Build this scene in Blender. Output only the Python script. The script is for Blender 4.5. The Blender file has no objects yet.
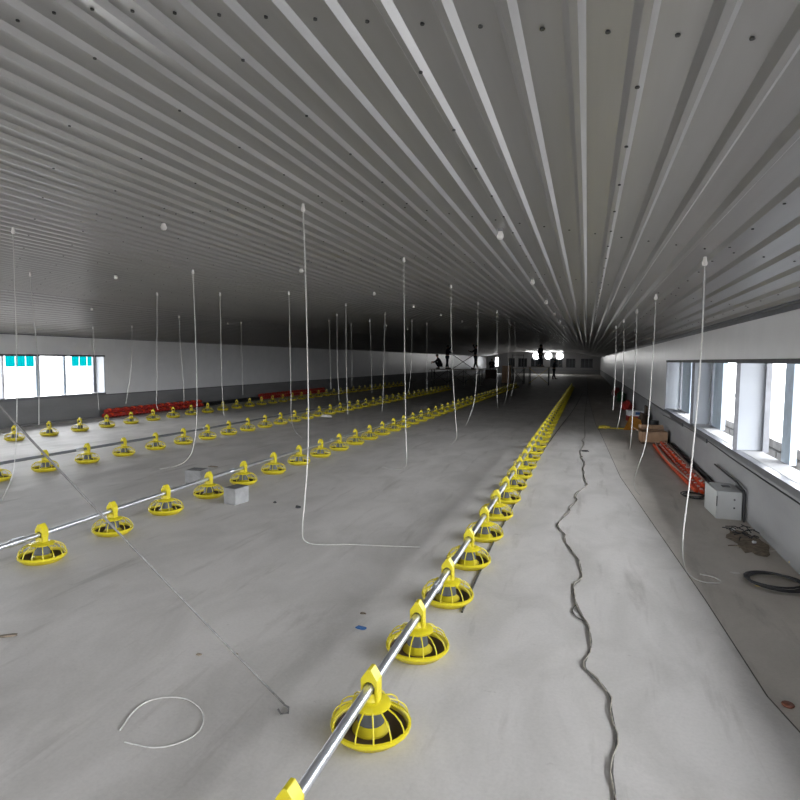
import bpy, bmesh, math, random
import mathutils
from mathutils import Vector, Matrix
random.seed(7)
SC = bpy.context.scene
COL = SC.collection
PI = math.pi

# ------------------------------------------------------------------ camera model
FPX, VPX, VPY, CH, TILT = 590.0, 587.0, 361.3, 1.70, 0.010
Fv = Vector(((VPX-400)/FPX, (VPY-400)/FPX, 1)).normalized()
Uv = Vector((0, -Fv.z, Fv.y)).normalized()
Rv = Uv.cross(Fv)
if Rv.x < 0: Rv = -Rv
Uv, Rv = math.cos(TILT)*Uv + math.sin(TILT)*Rv, math.cos(TILT)*Rv - math.sin(TILT)*Uv
def ray(x, y):
    d = Vector(((x-400)/FPX, (y-400)/FPX, 1))
    return Vector((d.dot(Rv), d.dot(Fv), d.dot(Uv)))
def gnd(x, y, z=0.0):
    r = ray(x, y); t = (z-CH)/r.z
    return Vector((r.x*t, r.y*t, z))
def atY(x, y, Y):
    r = ray(x, y); t = Y/r.y
    return Vector((r.x*t, Y, CH+r.z*t))
def atX(x, y, X):
    r = ray(x, y); t = X/r.x
    return Vector((X, r.y*t, CH+r.z*t))

XR, XL, YF, YB = 1.66, -13.0, 80.0, -8.0
PROF = [(XL, 2.23), (-9.65, 2.877), (-1.69, 2.877), (XR, 2.22)]
def cz(x):
    for (x0, z0), (x1, z1) in zip(PROF, PROF[1:]):
        if x <= x1: return z0+(z1-z0)*(x-x0)/(x1-x0)
    return PROF[-1][1]

# ------------------------------------------------------------------ materials
MATS = {}
def mat(name, col, rough=0.6, metal=0.0, spec=0.5, noise=None, bump=None, emit=None, coat=0.0):
    """noise = (scale, amount, stretch xyz); bump = (scale, strength)"""
    m = bpy.data.materials.new(name); m.use_nodes = True
    nt = m.node_tree; b = nt.nodes['Principled BSDF']
    b.inputs['Base Color'].default_value = (*col, 1)
    b.inputs['Roughness'].default_value = rough
    b.inputs['Metallic'].default_value = metal
    b.inputs['Specular IOR Level'].default_value = spec
    if coat: b.inputs['Coat Weight'].default_value = coat
    if emit:
        b.inputs['Emission Color'].default_value = (*emit[0], 1)
        b.inputs['Emission Strength'].default_value = emit[1]
    tc = nt.nodes.new('ShaderNodeTexCoord')
    if noise is None: noise = (9.0, 0.12, (1, 1, 1))
    mp = nt.nodes.new('ShaderNodeMapping'); mp.inputs['Scale'].default_value = noise[2]
    nt.links.new(tc.outputs['Object'], mp.inputs['Vector'])
    n = nt.nodes.new('ShaderNodeTexNoise'); n.inputs['Scale'].default_value = noise[0]; n.inputs['Detail'].default_value = 6
    nt.links.new(mp.outputs[0], n.inputs['Vector'])
    r = nt.nodes.new('ShaderNodeValToRGB')
    a = noise[1]
    r.color_ramp.elements[0].position = 0.3; r.color_ramp.elements[1].position = 0.7
    r.color_ramp.elements[0].color = (*[c*(1-a) for c in col], 1)
    r.color_ramp.elements[1].color = (*[min(1, c*(1+a)) for c in col], 1)
    nt.links.new(n.outputs['Fac'], r.inputs['Fac'])
    nt.links.new(r.outputs['Color'], b.inputs['Base Color'])
    if bump:
        n2 = nt.nodes.new('ShaderNodeTexNoise'); n2.inputs['Scale'].default_value = bump[0]; n2.inputs['Detail'].default_value = 5
        nt.links.new(tc.outputs['Object'], n2.inputs['Vector'])
        bp = nt.nodes.new('ShaderNodeBump'); bp.inputs['Strength'].default_value = bump[1]; bp.inputs['Distance'].default_value = 0.02
        nt.links.new(n2.outputs['Fac'], bp.inputs['Height']); nt.links.new(bp.outputs[0], b.inputs['Normal'])
    MATS[name] = m
    return m

def concrete_floor(name, base, warm):
    m = bpy.data.materials.new(name); m.use_nodes = True
    nt = m.node_tree; b = nt.nodes['Principled BSDF']; L = nt.links
    tc = nt.nodes.new('ShaderNodeTexCoord')
    def noise(scale, stretch, detail=7, rough=0.6, dist=0.0):
        mp = nt.nodes.new('ShaderNodeMapping'); mp.inputs['Scale'].default_value = stretch
        L.new(tc.outputs['Object'], mp.inputs['Vector'])
        n = nt.nodes.new('ShaderNodeTexNoise'); n.inputs['Scale'].default_value = scale
        n.inputs['Detail'].default_value = detail; n.inputs['Roughness'].default_value = rough
        n.inputs['Distortion'].default_value = dist
        L.new(mp.outputs[0], n.inputs['Vector']); return n
    def ramp(src, p0, p1, c0, c1):
        r = nt.nodes.new('ShaderNodeValToRGB')
        r.color_ramp.elements[0].position = p0; r.color_ramp.elements[1].position = p1
        r.color_ramp.elements[0].color = (*c0, 1); r.color_ramp.elements[1].color = (*c1, 1)
        L.new(src, r.inputs['Fac']); return r
    def mul(a, bb, f=1.0):
        x = nt.nodes.new('ShaderNodeMix'); x.data_type = 'RGBA'; x.blend_type = 'MULTIPLY'
        x.inputs['Factor'].default_value = f
        L.new(a, x.inputs['A']); L.new(bb, x.inputs['B']); return x.outputs['Result']
    big = ramp(noise(0.45, (1, 0.6, 1)).outputs['Fac'], 0.3, 0.7, base, warm)
    mid = ramp(noise(2.2, (1, 0.5, 1), dist=0.6).outputs['Fac'], 0.34, 0.6, (0.82, 0.82, 0.81), (1, 1, 1))
    streak = ramp(noise(1.5, (4.0, 0.5, 1), dist=0.3).outputs['Fac'], 0.30, 0.42, (0.80, 0.79, 0.78), (1, 1, 1))
    fine = ramp(noise(55, (1, 1, 1), 4).outputs['Fac'], 0.3, 0.6, (0.93, 0.93, 0.93), (1, 1, 1))
    spots = ramp(noise(6.0, (1, 1.6, 1), 8, 0.75).outputs['Fac'], 0.30, 0.36, (0.62, 0.60, 0.58), (1, 1, 1))
    c = mul(big.outputs['Color'], mid.outputs['Color']); c = mul(c, streak.outputs['Color'], 1.0)
    c = mul(c, fine.outputs['Color']); c = mul(c, spots.outputs['Color'], .7)
    L.new(c, b.inputs['Base Color'])
    b.inputs['Roughness'].default_value = 0.62; b.inputs['Specular IOR Level'].default_value = 0.35
    bp = nt.nodes.new('ShaderNodeBump'); bp.inputs['Strength'].default_value = 0.25; bp.inputs['Distance'].default_value = 0.01
    L.new(noise(14, (1, 1, 1), 8).outputs['Fac'], bp.inputs['Height']); L.new(bp.outputs[0], b.inputs['Normal'])
    MATS[name] = m
    return m

concrete_floor('floor_grey', (0.54, 0.52, 0.50), (0.61, 0.585, 0.56))
concrete_floor('floor_brown', (0.50, 0.46, 0.41), (0.56, 0.52, 0.47))
mat('panel_white', (0.74, 0.74, 0.75), 0.32, noise=(3, .03, (1, 1, 1)), bump=(1.2, .02))
mat('ceiling_sheet', (0.46, 0.455, 0.45), 0.36, metal=0.80, noise=(2.5, .05, (6, .3, 1)))
mat('lamp_grey', (0.25, 0.25, 0.25), 0.5)
mat('plinth_grey', (0.22, 0.22, 0.225), 0.8, noise=(1.4, .14, (1, .5, 2.0)), bump=(20, .2))
mat('plinth_pale', (0.30, 0.30, 0.305), 0.8, noise=(1.4, .12, (1, .5, 2.0)), bump=(20, .2))
mat('reveal_white', (0.34, 0.36, 0.39), 0.5, noise=(3, .05, (1, 1, 1)))
mat('frame_dark', (0.09, 0.09, 0.10), 0.5, noise=(12, .2, (1, 1, 1)))
mat('frame_grey', (0.16, 0.165, 0.18), 0.4, metal=.3)
mat('post_pale', (0.40, 0.48, 0.56), 0.4)
mat('endwall_grey', (0.42, 0.42, 0.43), 0.5)
mat('dark_glass', (0.015, 0.017, 0.02), 0.25)
mat('yellow_plastic', (0.56, 0.47, 0.012), 0.38, noise=(7, .07, (1, 1, 1)))
mat('yellow_pan', (0.53, 0.44, 0.012), 0.42, noise=(7, .12, (1, 1, 1)))
mat('tray_brown', (0.055, 0.030, 0.016), 0.6)
mat('tube_grey', (0.055, 0.06, 0.062), 0.5)
mat('galvanized', (0.62, 0.64, 0.68), 0.34, metal=.9, noise=(18, .14, (1, .3, 1)))
mat('galvanized_dull', (0.20, 0.21, 0.23), 0.5, metal=.6, noise=(18, .14, (1, .3, 1)))
mat('rope_white', (0.52, 0.51, 0.49), 0.8, noise=(60, .1, (1, 1, 1)))
mat('rope_grey', (0.15, 0.145, 0.14), 0.75, noise=(60, .25, (1, 1, 1)))
mat('bulb_white', (0.80, 0.77, 0.74), 0.35)
mat('hook_dark', (0.05, 0.05, 0.05), 0.5)
mat('screw_dark', (0.04, 0.04, 0.04), 0.5)
mat('black_rubber', (0.022, 0.022, 0.024), 0.5)
mat('cord_dark', (0.075, 0.070, 0.062), 0.7, noise=(40, .5, (1, 1, 1)))
mat('cord_tan', (0.34, 0.31, 0.26), 0.7, noise=(40, .4, (1, 1, 1)))
mat('joint_dark', (0.085, 0.078, 0.070), 0.9)
mat('orange_pipe', (0.78, 0.085, 0.022), 0.4, noise=(12, .12, (1, 1, 1)))
mat('red_pipe', (0.42, 0.035, 0.028), 0.45, noise=(12, .15, (1, 1, 1)))
mat('clip_white', (0.75, 0.72, 0.70), 0.5)
mat('pipe_pink', (0.62, 0.40, 0.34), 0.5)
mat('cabinet_grey', (0.56, 0.57, 0.57), 0.45, noise=(6, .05, (1, 1, 1)))
mat('cardboard', (0.42, 0.27, 0.17), 0.85, noise=(8, .12, (1, 1, 1)))
mat('cardboard_dark', (0.10, 0.07, 0.05), 0.85)
mat('block_concrete', (0.28, 0.28, 0.28), 0.9, noise=(10, .15, (1, 1, 1)), bump=(40, .4))
mat('block_top', (0.12, 0.12, 0.12), 0.9, noise=(10, .2, (1, 1, 1)), bump=(40, .4))
mat('blue_rag', (0.04, 0.12, 0.30), 0.8)
mat('green_plastic', (0.02, 0.10, 0.04), 0.6)
mat('white_plastic', (0.72, 0.72, 0.74), 0.5)
mat('foam_yellow', (0.72, 0.55, 0.22), 0.8, noise=(20, .2, (1, 1, 1)))
mat('paper_white', (0.60, 0.58, 0.55), 0.8)
mat('brown_clay', (0.16, 0.055, 0.030), 0.6)
mat('dirt', (0.20, 0.16, 0.12), 0.95, noise=(20, .4, (1, 1, 1)), bump=(60, .5))
mat('yellow_film', (0.62, 0.50, 0.06), 0.5)
mat('amber_film', (0.55, 0.24, 0.03), 0.5)
mat('outside_ground', (0.30, 0.29, 0.28), 0.9, noise=(.3, .08, (1, 1, 1)))
mat('cyan_sheet', (0.0001, 0.070, 0.075), 1.0, spec=0.0)
mat('stone_block', (0.22, 0.21, 0.20), 0.9, noise=(3, .25, (1, 1, 1)), bump=(15, .5))
mat('mortar_dark', (0.07, 0.065, 0.06), 0.95)
mat('skin', (0.30, 0.17, 0.11), 0.6)
mat('cloth_dark', (0.012, 0.012, 0.014), 0.9)
mat('cloth_navy', (0.008, 0.010, 0.018), 0.9)
mat('hair_black', (0.01, 0.01, 0.01), 0.7)
mat('scaffold_dark', (0.02, 0.02, 0.022), 0.5, metal=.3)
mat('scaffold_yellow', (0.60, 0.48, 0.02), 0.5)
mat('plank', (0.30, 0.27, 0.22), 0.8)
mat('tan_crate', (0.50, 0.32, 0.20), 0.8)
mat('lamp_lit', (1, 1, 1), 0.5, emit=((1, .99, .97), 1.3))

# ------------------------------------------------------------------ mesh builder
class MB:
    def __init__(s): s.v = []; s.f = []; s.mi = []
    def add(s, vs, fs, mi=0):
        o = len(s.v); s.v += [tuple(p) for p in vs]
        for f in fs: s.f.append(tuple(i+o for i in f)); s.mi.append(mi)
        return s
    def box(s, c, d, rz=0.0, mi=0, rx=0.0, ry=0.0):
        hx, hy, hz = d[0]/2, d[1]/2, d[2]/2
        M = Matrix.Rotation(rz, 3, 'Z') @ Matrix.Rotation(ry, 3, 'Y') @ Matrix.Rotation(rx, 3, 'X')
        vs = [Vector(c)+M @ Vector((x*hx, y*hy, z*hz)) for z in (-1, 1) for y in (-1, 1) for x in (-1, 1)]
        return s.add(vs, [(0, 2, 3, 1), (4, 5, 7, 6), (0, 1, 5, 4), (2, 6, 7, 3), (0, 4, 6, 2), (1, 3, 7, 5)], mi)
    def span(s, x0, x1, y0, y1, z0, z1, mi=0):
        return s.box(((x0+x1)/2, (y0+y1)/2, (z0+z1)/2), (abs(x1-x0), abs(y1-y0), abs(z1-z0)), 0, mi)
    def tube(s, pts, r, n=8, closed=False, mi=0, caps=True):
        pts = [Vector(p) for p in pts]; m = len(pts)
        rs = r if isinstance(r, (list, tuple)) else [r]*m
        rings = []; prev = None
        for i, p in enumerate(pts):
            if closed: t = pts[(i+1) % m]-pts[i-1]
            else: t = pts[min(i+1, m-1)]-pts[max(i-1, 0)]
            if t.length < 1e-9: t = Vector((0, 0, 1))
            t.normalize()
            if prev is None:
                a = Vector((0, 0, 1)) if abs(t.z) < 0.9 else Vector((1, 0, 0))
                u = t.cross(a).normalized()
            else:
                u = (prev-t*prev.dot(t))
                u = u.normalized() if u.length > 1e-6 else t.orthogonal().normalized()
            prev = u; w = t.cross(u)
            rings.append([p+(u*math.cos(2*PI*k/n)+w*math.sin(2*PI*k/n))*rs[i] for k in range(n)])
        vs = [q for rg in rings for q in rg]; fs = []
        for i in range(m if closed else m-1):
            j = (i+1) % m
            for k in range(n):
                fs.append((i*n+k, i*n+(k+1) % n, j*n+(k+1) % n, j*n+k))
        if not closed and caps:
            fs.append(tuple(range(n))[::-1]); fs.append(tuple((m-1)*n+k for k in range(n)))
        return s.add(vs, fs, mi)
    def lathe(s, prof, n=24, c=(0, 0, 0), mi=0, close=False):
        vs = []; fs = []
        for r, z in prof:
            for k in range(n):
                a = 2*PI*k/n
                vs.append((c[0]+r*math.cos(a), c[1]+r*math.sin(a), c[2]+z))
        m = len(prof)
        for i in range(m if close else m-1):
            j = (i+1) % m
            for k in range(n):
                fs.append((i*n+k, i*n+(k+1) % n, j*n+(k+1) % n, j*n+k))
        return s.add(vs, fs, mi)
    def prism(s, poly, y0, y1, mi=0):
        """poly in x,z extruded along y"""
        n = len(poly)
        vs = [(x, y0, z) for x, z in poly]+[(x, y1, z) for x, z in poly]
        fs = [tuple(range(n)), tuple(range(2*n-1, n-1, -1))]+[(i, i+n, (i+1) % n+n, (i+1) % n) for i in range(n)]
        return s.add(vs, fs, mi)
    def lump(s, c, d, seed=0, mi=0, sub=2, rough=.25, rz=0.0):
        rnd = random.Random(seed)
        bm = bmesh.new(); bmesh.ops.create_icosphere(bm, subdivisions=sub, radius=1)
        M = Matrix.Rotation(rz, 3, 'Z')
        idx = {}; vs = []
        for i, v in enumerate(bm.verts):
            k = 1+rnd.uniform(-rough, rough); idx[v] = i
            q = M @ Vector((v.co.x*d[0]*k, v.co.y*d[1]*k, max(-.6, v.co.z)*d[2]*k))
            q.z = max(q.z, -d[2]*.6)
            vs.append(Vector(c)+q)
        fs = [tuple(idx[v] for v in f.verts) for f in bm.faces]; bm.free()
        return s.add(vs, fs, mi)
    def build(s, name, mats, parent=None, loc=(0, 0, 0), smooth=False, bevel=0, rot=None):
        me = bpy.data.meshes.new(name); me.from_pydata(s.v, [], s.f)
        for m in (mats if isinstance(mats, (list, tuple)) else [mats]): me.materials.append(MATS[m])
        for p, i in zip(me.polygons, s.mi): p.material_index = i
        bm = bmesh.new(); bm.from_mesh(me); bmesh.ops.recalc_face_normals(bm, faces=bm.faces); bm.to_mesh(me); bm.free()
        if smooth:
            me.shade_smooth()
            try: me.set_sharp_from_angle(angle=math.radians(38))
            except Exception: pass
        o = bpy.data.objects.new(name, me); COL.objects.link(o); o.location = loc
        if rot: o.rotation_euler = rot
        if parent: o.parent = parent
        if bevel:
            b = o.modifiers.new('bevel', 'BEVEL'); b.width = bevel; b.segments = 2; b.limit_method = 'ANGLE'
        return o
def tag(o, label, cat, group=None, kind=None):
    if label: o['label'] = label
    if cat: o['category'] = cat
    if group: o['group'] = group
    if kind: o['kind'] = kind
    return o
def empty(name, loc, label, cat, group=None, rz=0.0):
    o = bpy.data.objects.new(name, None); COL.objects.link(o); o.location = loc; o.rotation_euler = (0, 0, rz)
    o.empty_display_size = .1
    return tag(o, label, cat, group)
def struct(o): o['kind'] = 'structure'; return o
def dup(root, loc, label, rz=0.0, group=None):
    r = root.copy(); COL.objects.link(r); r.location = loc; r.rotation_euler = (0, 0, rz); r['label'] = label
    if group: r['group'] = group
    for ch in list(root.children):
        c = ch.copy(); COL.objects.link(c); c.parent = r
        for g in list(ch.children):
            d = g.copy(); COL.objects.link(d); d.parent = c
    return r
ONES = ['', 'first', 'second', 'third', 'fourth', 'fifth', 'sixth', 'seventh', 'eighth', 'ninth', 'tenth', 'eleventh',
        'twelfth', 'thirteenth', 'fourteenth', 'fifteenth', 'sixteenth', 'seventeenth', 'eighteenth', 'nineteenth']
TENS = ['', '', 'twenty', 'thirty', 'forty', 'fifty']
def nth(n):
    if n < 20: return ONES[n]
    t, u = divmod(n, 10)
    return (TENS[t][:-1]+'ieth') if u == 0 else TENS[t]+'-'+ONES[u]

# ------------------------------------------------------------------ floor
JL = [(1.9, -12.0), (1.0, 3.0), (0.93, 3.34), (0.86, 4.6), (0.65, 7.46), (0.52, 9.2), (0.35, 14.96), (0.27, 16.8), (0.10, 30.0), (0.0, YF)]
JL[0] = (1.25, YB)
m = MB()
vs = []; n = len(JL)
for x, y in JL: vs += [(XL-.3, y, 0), (x, y, 0), (XR+.3, y, 0), (XL-.3, y, -.15), (XR+.3, y, -.15)]
fs = []; mi = []
for i in range(n-1):
    a, b = i*5, (i+1)*5
    m_f = [(a, a+1, b+1, b), (a+1, a+2, b+2, b+1), (a+3, b+3, b+4, a+4)]
    fs += m_f; mi += [0, 1, 0]
m.v = vs; m.f = fs; m.mi = mi
struct(m.build('floor', ['floor_grey', 'floor_brown']))
m = MB()
for (x0, y0), (x1, y1) in zip(JL, JL[1:]):
    w = .0035
    m.add([(x0-w, y0, .0012), (x0+w, y0, .0012), (x1+w, y1, .0012), (x1-w, y1, .0012),
           (x0-w, y0, -.01), (x0+w, y0, -.01), (x1+w, y1, -.01), (x1-w, y1, -.01)],
          [(0, 1, 2, 3), (0, 3, 7, 4), (1, 5, 6, 2)])
struct(m.build('trim_1', 'joint_dark'))

# ------------------------------------------------------------------ ceiling: ribbed sheets
PER = 0.1640; RX0 = -0.056
def ceiling():
    xs = []
    bw, sw, dp = .020, .019, .023
    k0 = int((XL-RX0)/PER)-1; k1 = int((XR-RX0)/PER)+2
    pts = []
    for k in range(k0, k1):
        x = RX0+k*PER
        w2 = bw/2+sw
        pts += [(x-PER/2+.012, 0), (x-w2, 0), (x-bw/2, dp), (x+bw/2, dp), (x+w2, 0)]
    pts = [(x, d) for x, d in pts if XL < x < XR]
    pts = [(XL, 0)]+pts+[(XR, 0)]
    # add the facet corners
    out = []
    corners = [-9.65, -1.69]
    for i, (x, d) in enumerate(pts):
        out.append((x, d))
    prof = [(x, cz(x)-d) for x, d in out]
    ys = [YB, 0, 8, 16, 30, 50, YF]
    m = MB(); n = len(prof)
    vs = [(x, y, z) for y in ys for x, z in prof]
    fs = []
    for j in range(len(ys)-1):
        for i in range(n-1):
            a = j*n+i; fs.append((a, a+1, a+n+1, a+n))
    m.add(vs, fs, 0)
    # top skin gives the sheet real thickness
    top = [(x, cz(x)+.06) for x in (XL-.3, -9.65, -1.69, XR+.3)]
    nb = len(top)
    m.add([(x, y, z) for y in (YB, YF) for x, z in top], [(i, i+1, i+1+nb, i+nb) for i in range(nb-1)], 0)
    # screw heads: across each purlin on the flats and along every fourth rib
    def screw(x, y, z, r=.0068):
        h = .005
        m.add([(x+r*math.cos(a), y+r*math.sin(a), z-h) for a in [PI/3*q for q in range(6)]] +
              [(x+r*math.cos(a), y+r*math.sin(a), z) for a in [PI/3*q for q in range(6)]],
              [tuple(range(6))]+[(q, (q+1) % 6, (q+1) % 6+6, q+6) for q in range(6)], 1)
    for py in [4.15+2.5*q for q in range(-2, 6)]:
        for k in range(k0, k1):
            x = RX0+(k+.5)*PER
            if XL+.1 < x < XR-.1 and not (py > 12 and x < -6): screw(x, py, cz(x), .0065)
    for k in range(k0, k1):
        if (k-1) % 4 == 0 and XL+.2 < RX0+k*PER < XR-.1:
            x = RX0+k*PER+.008; y = .4
            while y < 11:
                screw(x, y, cz(x)-dp); y += .5
    return m
struct(ceiling().build('ceiling', ['ceiling_sheet', 'screw_dark']))

# ------------------------------------------------------------------ side walls
SZ, HZ = .70, 1.74       # window sill and head heights
RY0 = 14.05              # right windows run from the near end to here
LY0 = 13.42              # left windows run from the near end to here
T = .28                  # wall depth at the windows
def wall_side(name, X, sgn, yend, mats, topz):
    m = MB()
    def sp(y0, y1, z0, z1, mi, t=T, inset=0): m.span(X+sgn*inset, X+sgn*t, y0, y1, z0, z1, mi)
    sp(YB, YF, 0, SZ-.07, 1, T, .025)                  # rendered plinth, set back under the panels
    sp(yend, YF, SZ-.07, topz+.05, 0)                  # insulated panels beyond the windows
    sp(YB, yend, HZ, topz+.05, 0)                      # strip above the windows
    return struct(m.build(name, mats))
wall_side('wall_right', XR, 1, RY0, ['panel_white', 'plinth_pale'], 2.22)
wall_side('wall_left', XL, -1, LY0, ['panel_white', 'plinth_grey'], 2.23)

# window bays
def bay(idx, X, sgn, y0, y1, posts, endjamb):
    m = MB()   # frame
    m.span(X-sgn*.012, X+sgn*.05, y0, y1, HZ-.045, HZ, 0)          # head
    m.span(X-sgn*.02, X+sgn*.06, y0, y1, SZ-.075, SZ-.012, 1)       # sill track
    if y0 > YB: m.span(X-sgn*.010, X+sgn*.03, y0-.012, y0+.012, SZ-.012, HZ-.045, 0)   # mullion
    o = struct(m.build('window_%d' % idx, ['frame_dark', 'frame_grey']))
    w = MB()
    w.span(X+sgn*.03, X+sgn*T, y0-.0, y0+.045, SZ-.008, HZ, 0)           # white reveal board at the mullion
    if endjamb:
        w.span(X+sgn*.0, X+sgn*T, y1-.03, y1, SZ-.01, HZ, 0)
    w.build('reveal', 'reveal_white', o)
    q_ = MB(); q_.span(X+sgn*.062, X+sgn*T, y0, y1, SZ-.069, SZ-.010, 0); q_.build('sill_board', 'plinth_pale', o)
    for (xo, yy, ww, mt) in posts:
        p = MB(); p.span(X+sgn*xo, X+sgn*(xo+.06), yy, yy+ww, SZ-.02, HZ+.02); p.build('post', mt, o)
    return o
ry = [RY0, 10.70, 7.68, 4.62, 1.55, -1.5, -4.6, YB]
idx = 1
for i in range(len(ry)-1):
    y1, y0 = ry[i], ry[i+1]
    pale = [(12.8, 1.05), (9.95, .62), (6.75, .27)][i] if i < 3 else (y1-.95, .3)
    posts = [(T+.002, y1-.06, .075, 'frame_grey'), (T+.02, pale[0], pale[1], 'post_pale')]
    bay(idx, XR, 1, y0, y1, posts, i == 0); idx += 1
ly = [LY0, 10.36, 7.3, 4.25, 1.2, -1.85, -4.9, YB]
for i in range(len(ly)-1):
    y1, y0 = ly[i], ly[i+1]
    posts = [(T+.02, y1-.11, .18, 'frame_grey'), (T+.02, y0+1.12, .12, 'post_pale'), (T+.02, y0+1.95, .08, 'post_pale')]
    bay(idx, XL, -1, y0, y1, posts, i == 0); idx += 1

# eave trims
m = MB(); m.span(XR-.055, XR, YB, YF, 2.195, 2.212, 0); m.span(XR-.012, XR, YB, YF, 2.15, 2.2, 0)
struct(m.build('trim_2', 'frame_grey'))
m = MB(); m.span(XL, XL+.045, YB, YF, 2.205, 2.222, 0)
struct(m.build('trim_3', 'frame_grey'))
# dark flashing under the insulated panels, beyond the windows
m = MB(); m.span(XR-.006, XR+.03, RY0, YF, SZ-.085, SZ-.06); struct(m.build('trim_4', 'frame_dark'))
m = MB(); m.span(XL-.03, XL+.006, LY0, YF, SZ-.085, SZ-.06); struct(m.build('trim_5', 'frame_dark'))
# unseen overhangs added outside both side walls to cut steep sky light
m = MB(); m.prism([(XR+T, 2.30), (XR+1.45, 2.05), (XR+1.45, 2.13), (XR+T, 2.38)], YB, YF); struct(m.build('added_overhang_right', 'frame_grey'))
m = MB(); m.prism([(XL-T, 2.30), (XL-1.45, 2.06), (XL-1.45, 2.14), (XL-T, 2.38)], YB, YF); struct(m.build('added_overhang_left', 'frame_grey'))
# kerb along the left wall foot
m = MB(); m.span(XL+.0, XL+.10, YB, YF, 0, .035); struct(m.build('baseboard_left', 'plinth_grey'))

# ------------------------------------------------------------------ end walls
def gable(name, y0, y1, openings, mat_):
    """wall filling the section, made of vertical strips that leave the openings free"""
    xs = sorted({XL-.3, XR+.3, -9.65, -1.69, XL, XR} | {o[0] for o in openings} | {o[1] for o in openings})
    m = MB()
    for x0, x1 in zip(xs, xs[1:]):
        xm = (x0+x1)/2
        op = [o for o in openings if o[0] <= xm <= o[1]]
        def seg(z0a, z0b, z1a, z1b):
            vs = [(x0, y0, z0a), (x1, y0, z0b), (x1, y0, z1b), (x0, y0, z1a), (x0, y1, z0a), (x1, y1, z0b), (x1, y1, z1b), (x0, y1, z1a)]
            m.add(vs, [(0, 1, 2, 3), (7, 6, 5, 4), (0, 4, 5, 1), (3, 2, 6, 7), (0, 3, 7, 4), (1, 5, 6, 2)])
        ta = cz(min(max(x0, XL), XR))+.05; tb = cz(min(max(x1, XL), XR))+.05
        if not op: seg(0, 0, ta, tb)
        else:
            z0, z1 = op[0][2], op[0][3]
            if z0 > 0: seg(0, 0, z0, z0)
            seg(z1, z1, ta, tb)
    return struct(m.build(name, mat_))
FWIN = [(-10.1, -9.2), (-8.75, -7.6), (-7.1, -5.5), (-4.6, -3.05), (-2.6, -1.45), (-.75, .70)]
FO = [(a, b, .9, 2.02) for a, b in FWIN]+[(-11.8, -11.4, .9, 2.1)]
gable('wall_back', YF, YF+.2, FO, 'endwall_grey')
for i, (a, b) in enumerate(FWIN):
    m = MB(); m.span(a, b, YF+.08, YF+.12, .9, 2.02, 0)
    m.span(a-.07, b+.07, YF-.02, YF+.0, .84, .9, 1)
    for q in (1, 2): m.span(a+(b-a)*q/3-.03, a+(b-a)*q/3+.03, YF+.04, YF+.08, .9, 2.02, 1)
    struct(m.build('window_%d' % (idx+i), ['dark_glass', 'frame_grey']))
idx += len(FWIN)
m = MB(); m.span(XL, XR, YF-.12, YF-.001, .42, .58); struct(m.build('trim_6', 'reveal_white'))
gable('wall_front', YB-.2, YB, [(-7.5, -3.9, 0, 2.2)], 'panel_white')

# ------------------------------------------------------------------ feeders
def make_feeder():
    r = empty('pan_feeder', (0, 0, 0), '', 'poultry feeder')
    p = MB()
    p.lathe([(0.02, .006), (.12, .0), (.142, .003), (.158, .016), (.174, .034), (.181, .040), (.181, .046), (.172, .046), (.163, .030), (.145, .016), (.10, .014), (.07, .034), (.02, .05)], 28)
    p.build('pan', 'yellow_pan', r, smooth=True)
    g = MB()
    g.lathe([(.183, .044), (.184, .058), (.174, .062), (.171, .046)], 28, close=True)
    N = 14
    for k in range(N):
        a = 2*PI*(k+.5)/N
        pts = [(.178, .052), (.175, .078), (.160, .106), (.130, .130), (.082, .148)]
        g.tube([(q*math.cos(a), q*math.sin(a), z) for q, z in pts], [.0046, .0038, .0036, .0038, .0046], 5)
    g.lathe([(.090, .138), (.091, .146), (.078, .156), (.050, .158), (.048, .150), (.075, .146)], 28, close=True)
    g.build('grill', 'yellow_plastic', r, smooth=True)
    t = MB(); t.lathe([(.036, .150), (.046, .150), (.062, .060), (.057, .060)], 18, close=True)
    t.build('feed_tube', 'tube_grey', r, smooth=True)
    c = MB(); c.lathe([(.004, .075), (.03, .066), (.066, .046), (.085, .030), (.08, .022), (.004, .022)], 16)
    c.build('feed_cone', 'yellow_pan', r, smooth=True)
    c = MB(); c.lathe([(.086, .018), (.140, .020), (.160, .036), (.157, .039), (.138, .026), (.086, .024)], 24, close=True)
    c.build('feed_tray', 'tray_brown', r, smooth=True)
    n_ = MB()
    n_.lathe([(.050, .146), (.050, .158), (.038, .164), (.032, .180), (.032, .200), (.004, .200)], 14)
    n_.build('neck', 'yellow_plastic', r, smooth=True)
    s = MB()
    prof = [(-.040, .196), (-.041, .262), (-.030, .280), (-.008, .312), (.008, .312), (.030, .280), (.041, .262), (.040, .196)]
    inner = [(-.0265, .196), (-.0265, .234), (-.014, .250), (-.002, .2535), (0.002, .2535), (.014, .250), (.0265, .234), (.0265, .196)]
    poly = prof+inner[::-1]
    n = 8
    vs = []; fs = []
    for y in (-.030, .030):
        vs += [(x, y, z) for x, z in prof]+[(x, y, z) for x, z in inner]
    for b0 in (0, 16):
        for i in range(n-1):
            fs.append((b0+i, b0+i+1, b0+n+i+1, b0+n+i))
    for i in range(n-1):
        fs.append((i, i+1, 16+i+1, 16+i)); fs.append((n+i, n+i+1, 16+n+i+1, 16+n+i))
    fs.append((0, n, 16+n, 16)); fs.append((n-1, 2*n-1, 16+2*n-1, 16+n-1))
    s.add(vs, fs)
    s.box((.036, 0, .186), (.012, .05, .05)); s.box((-.036, 0, .186), (.012, .05, .05))
    s.build('saddle', 'yellow_plastic', r, bevel=.003)
    return r
FD = make_feeder()
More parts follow.
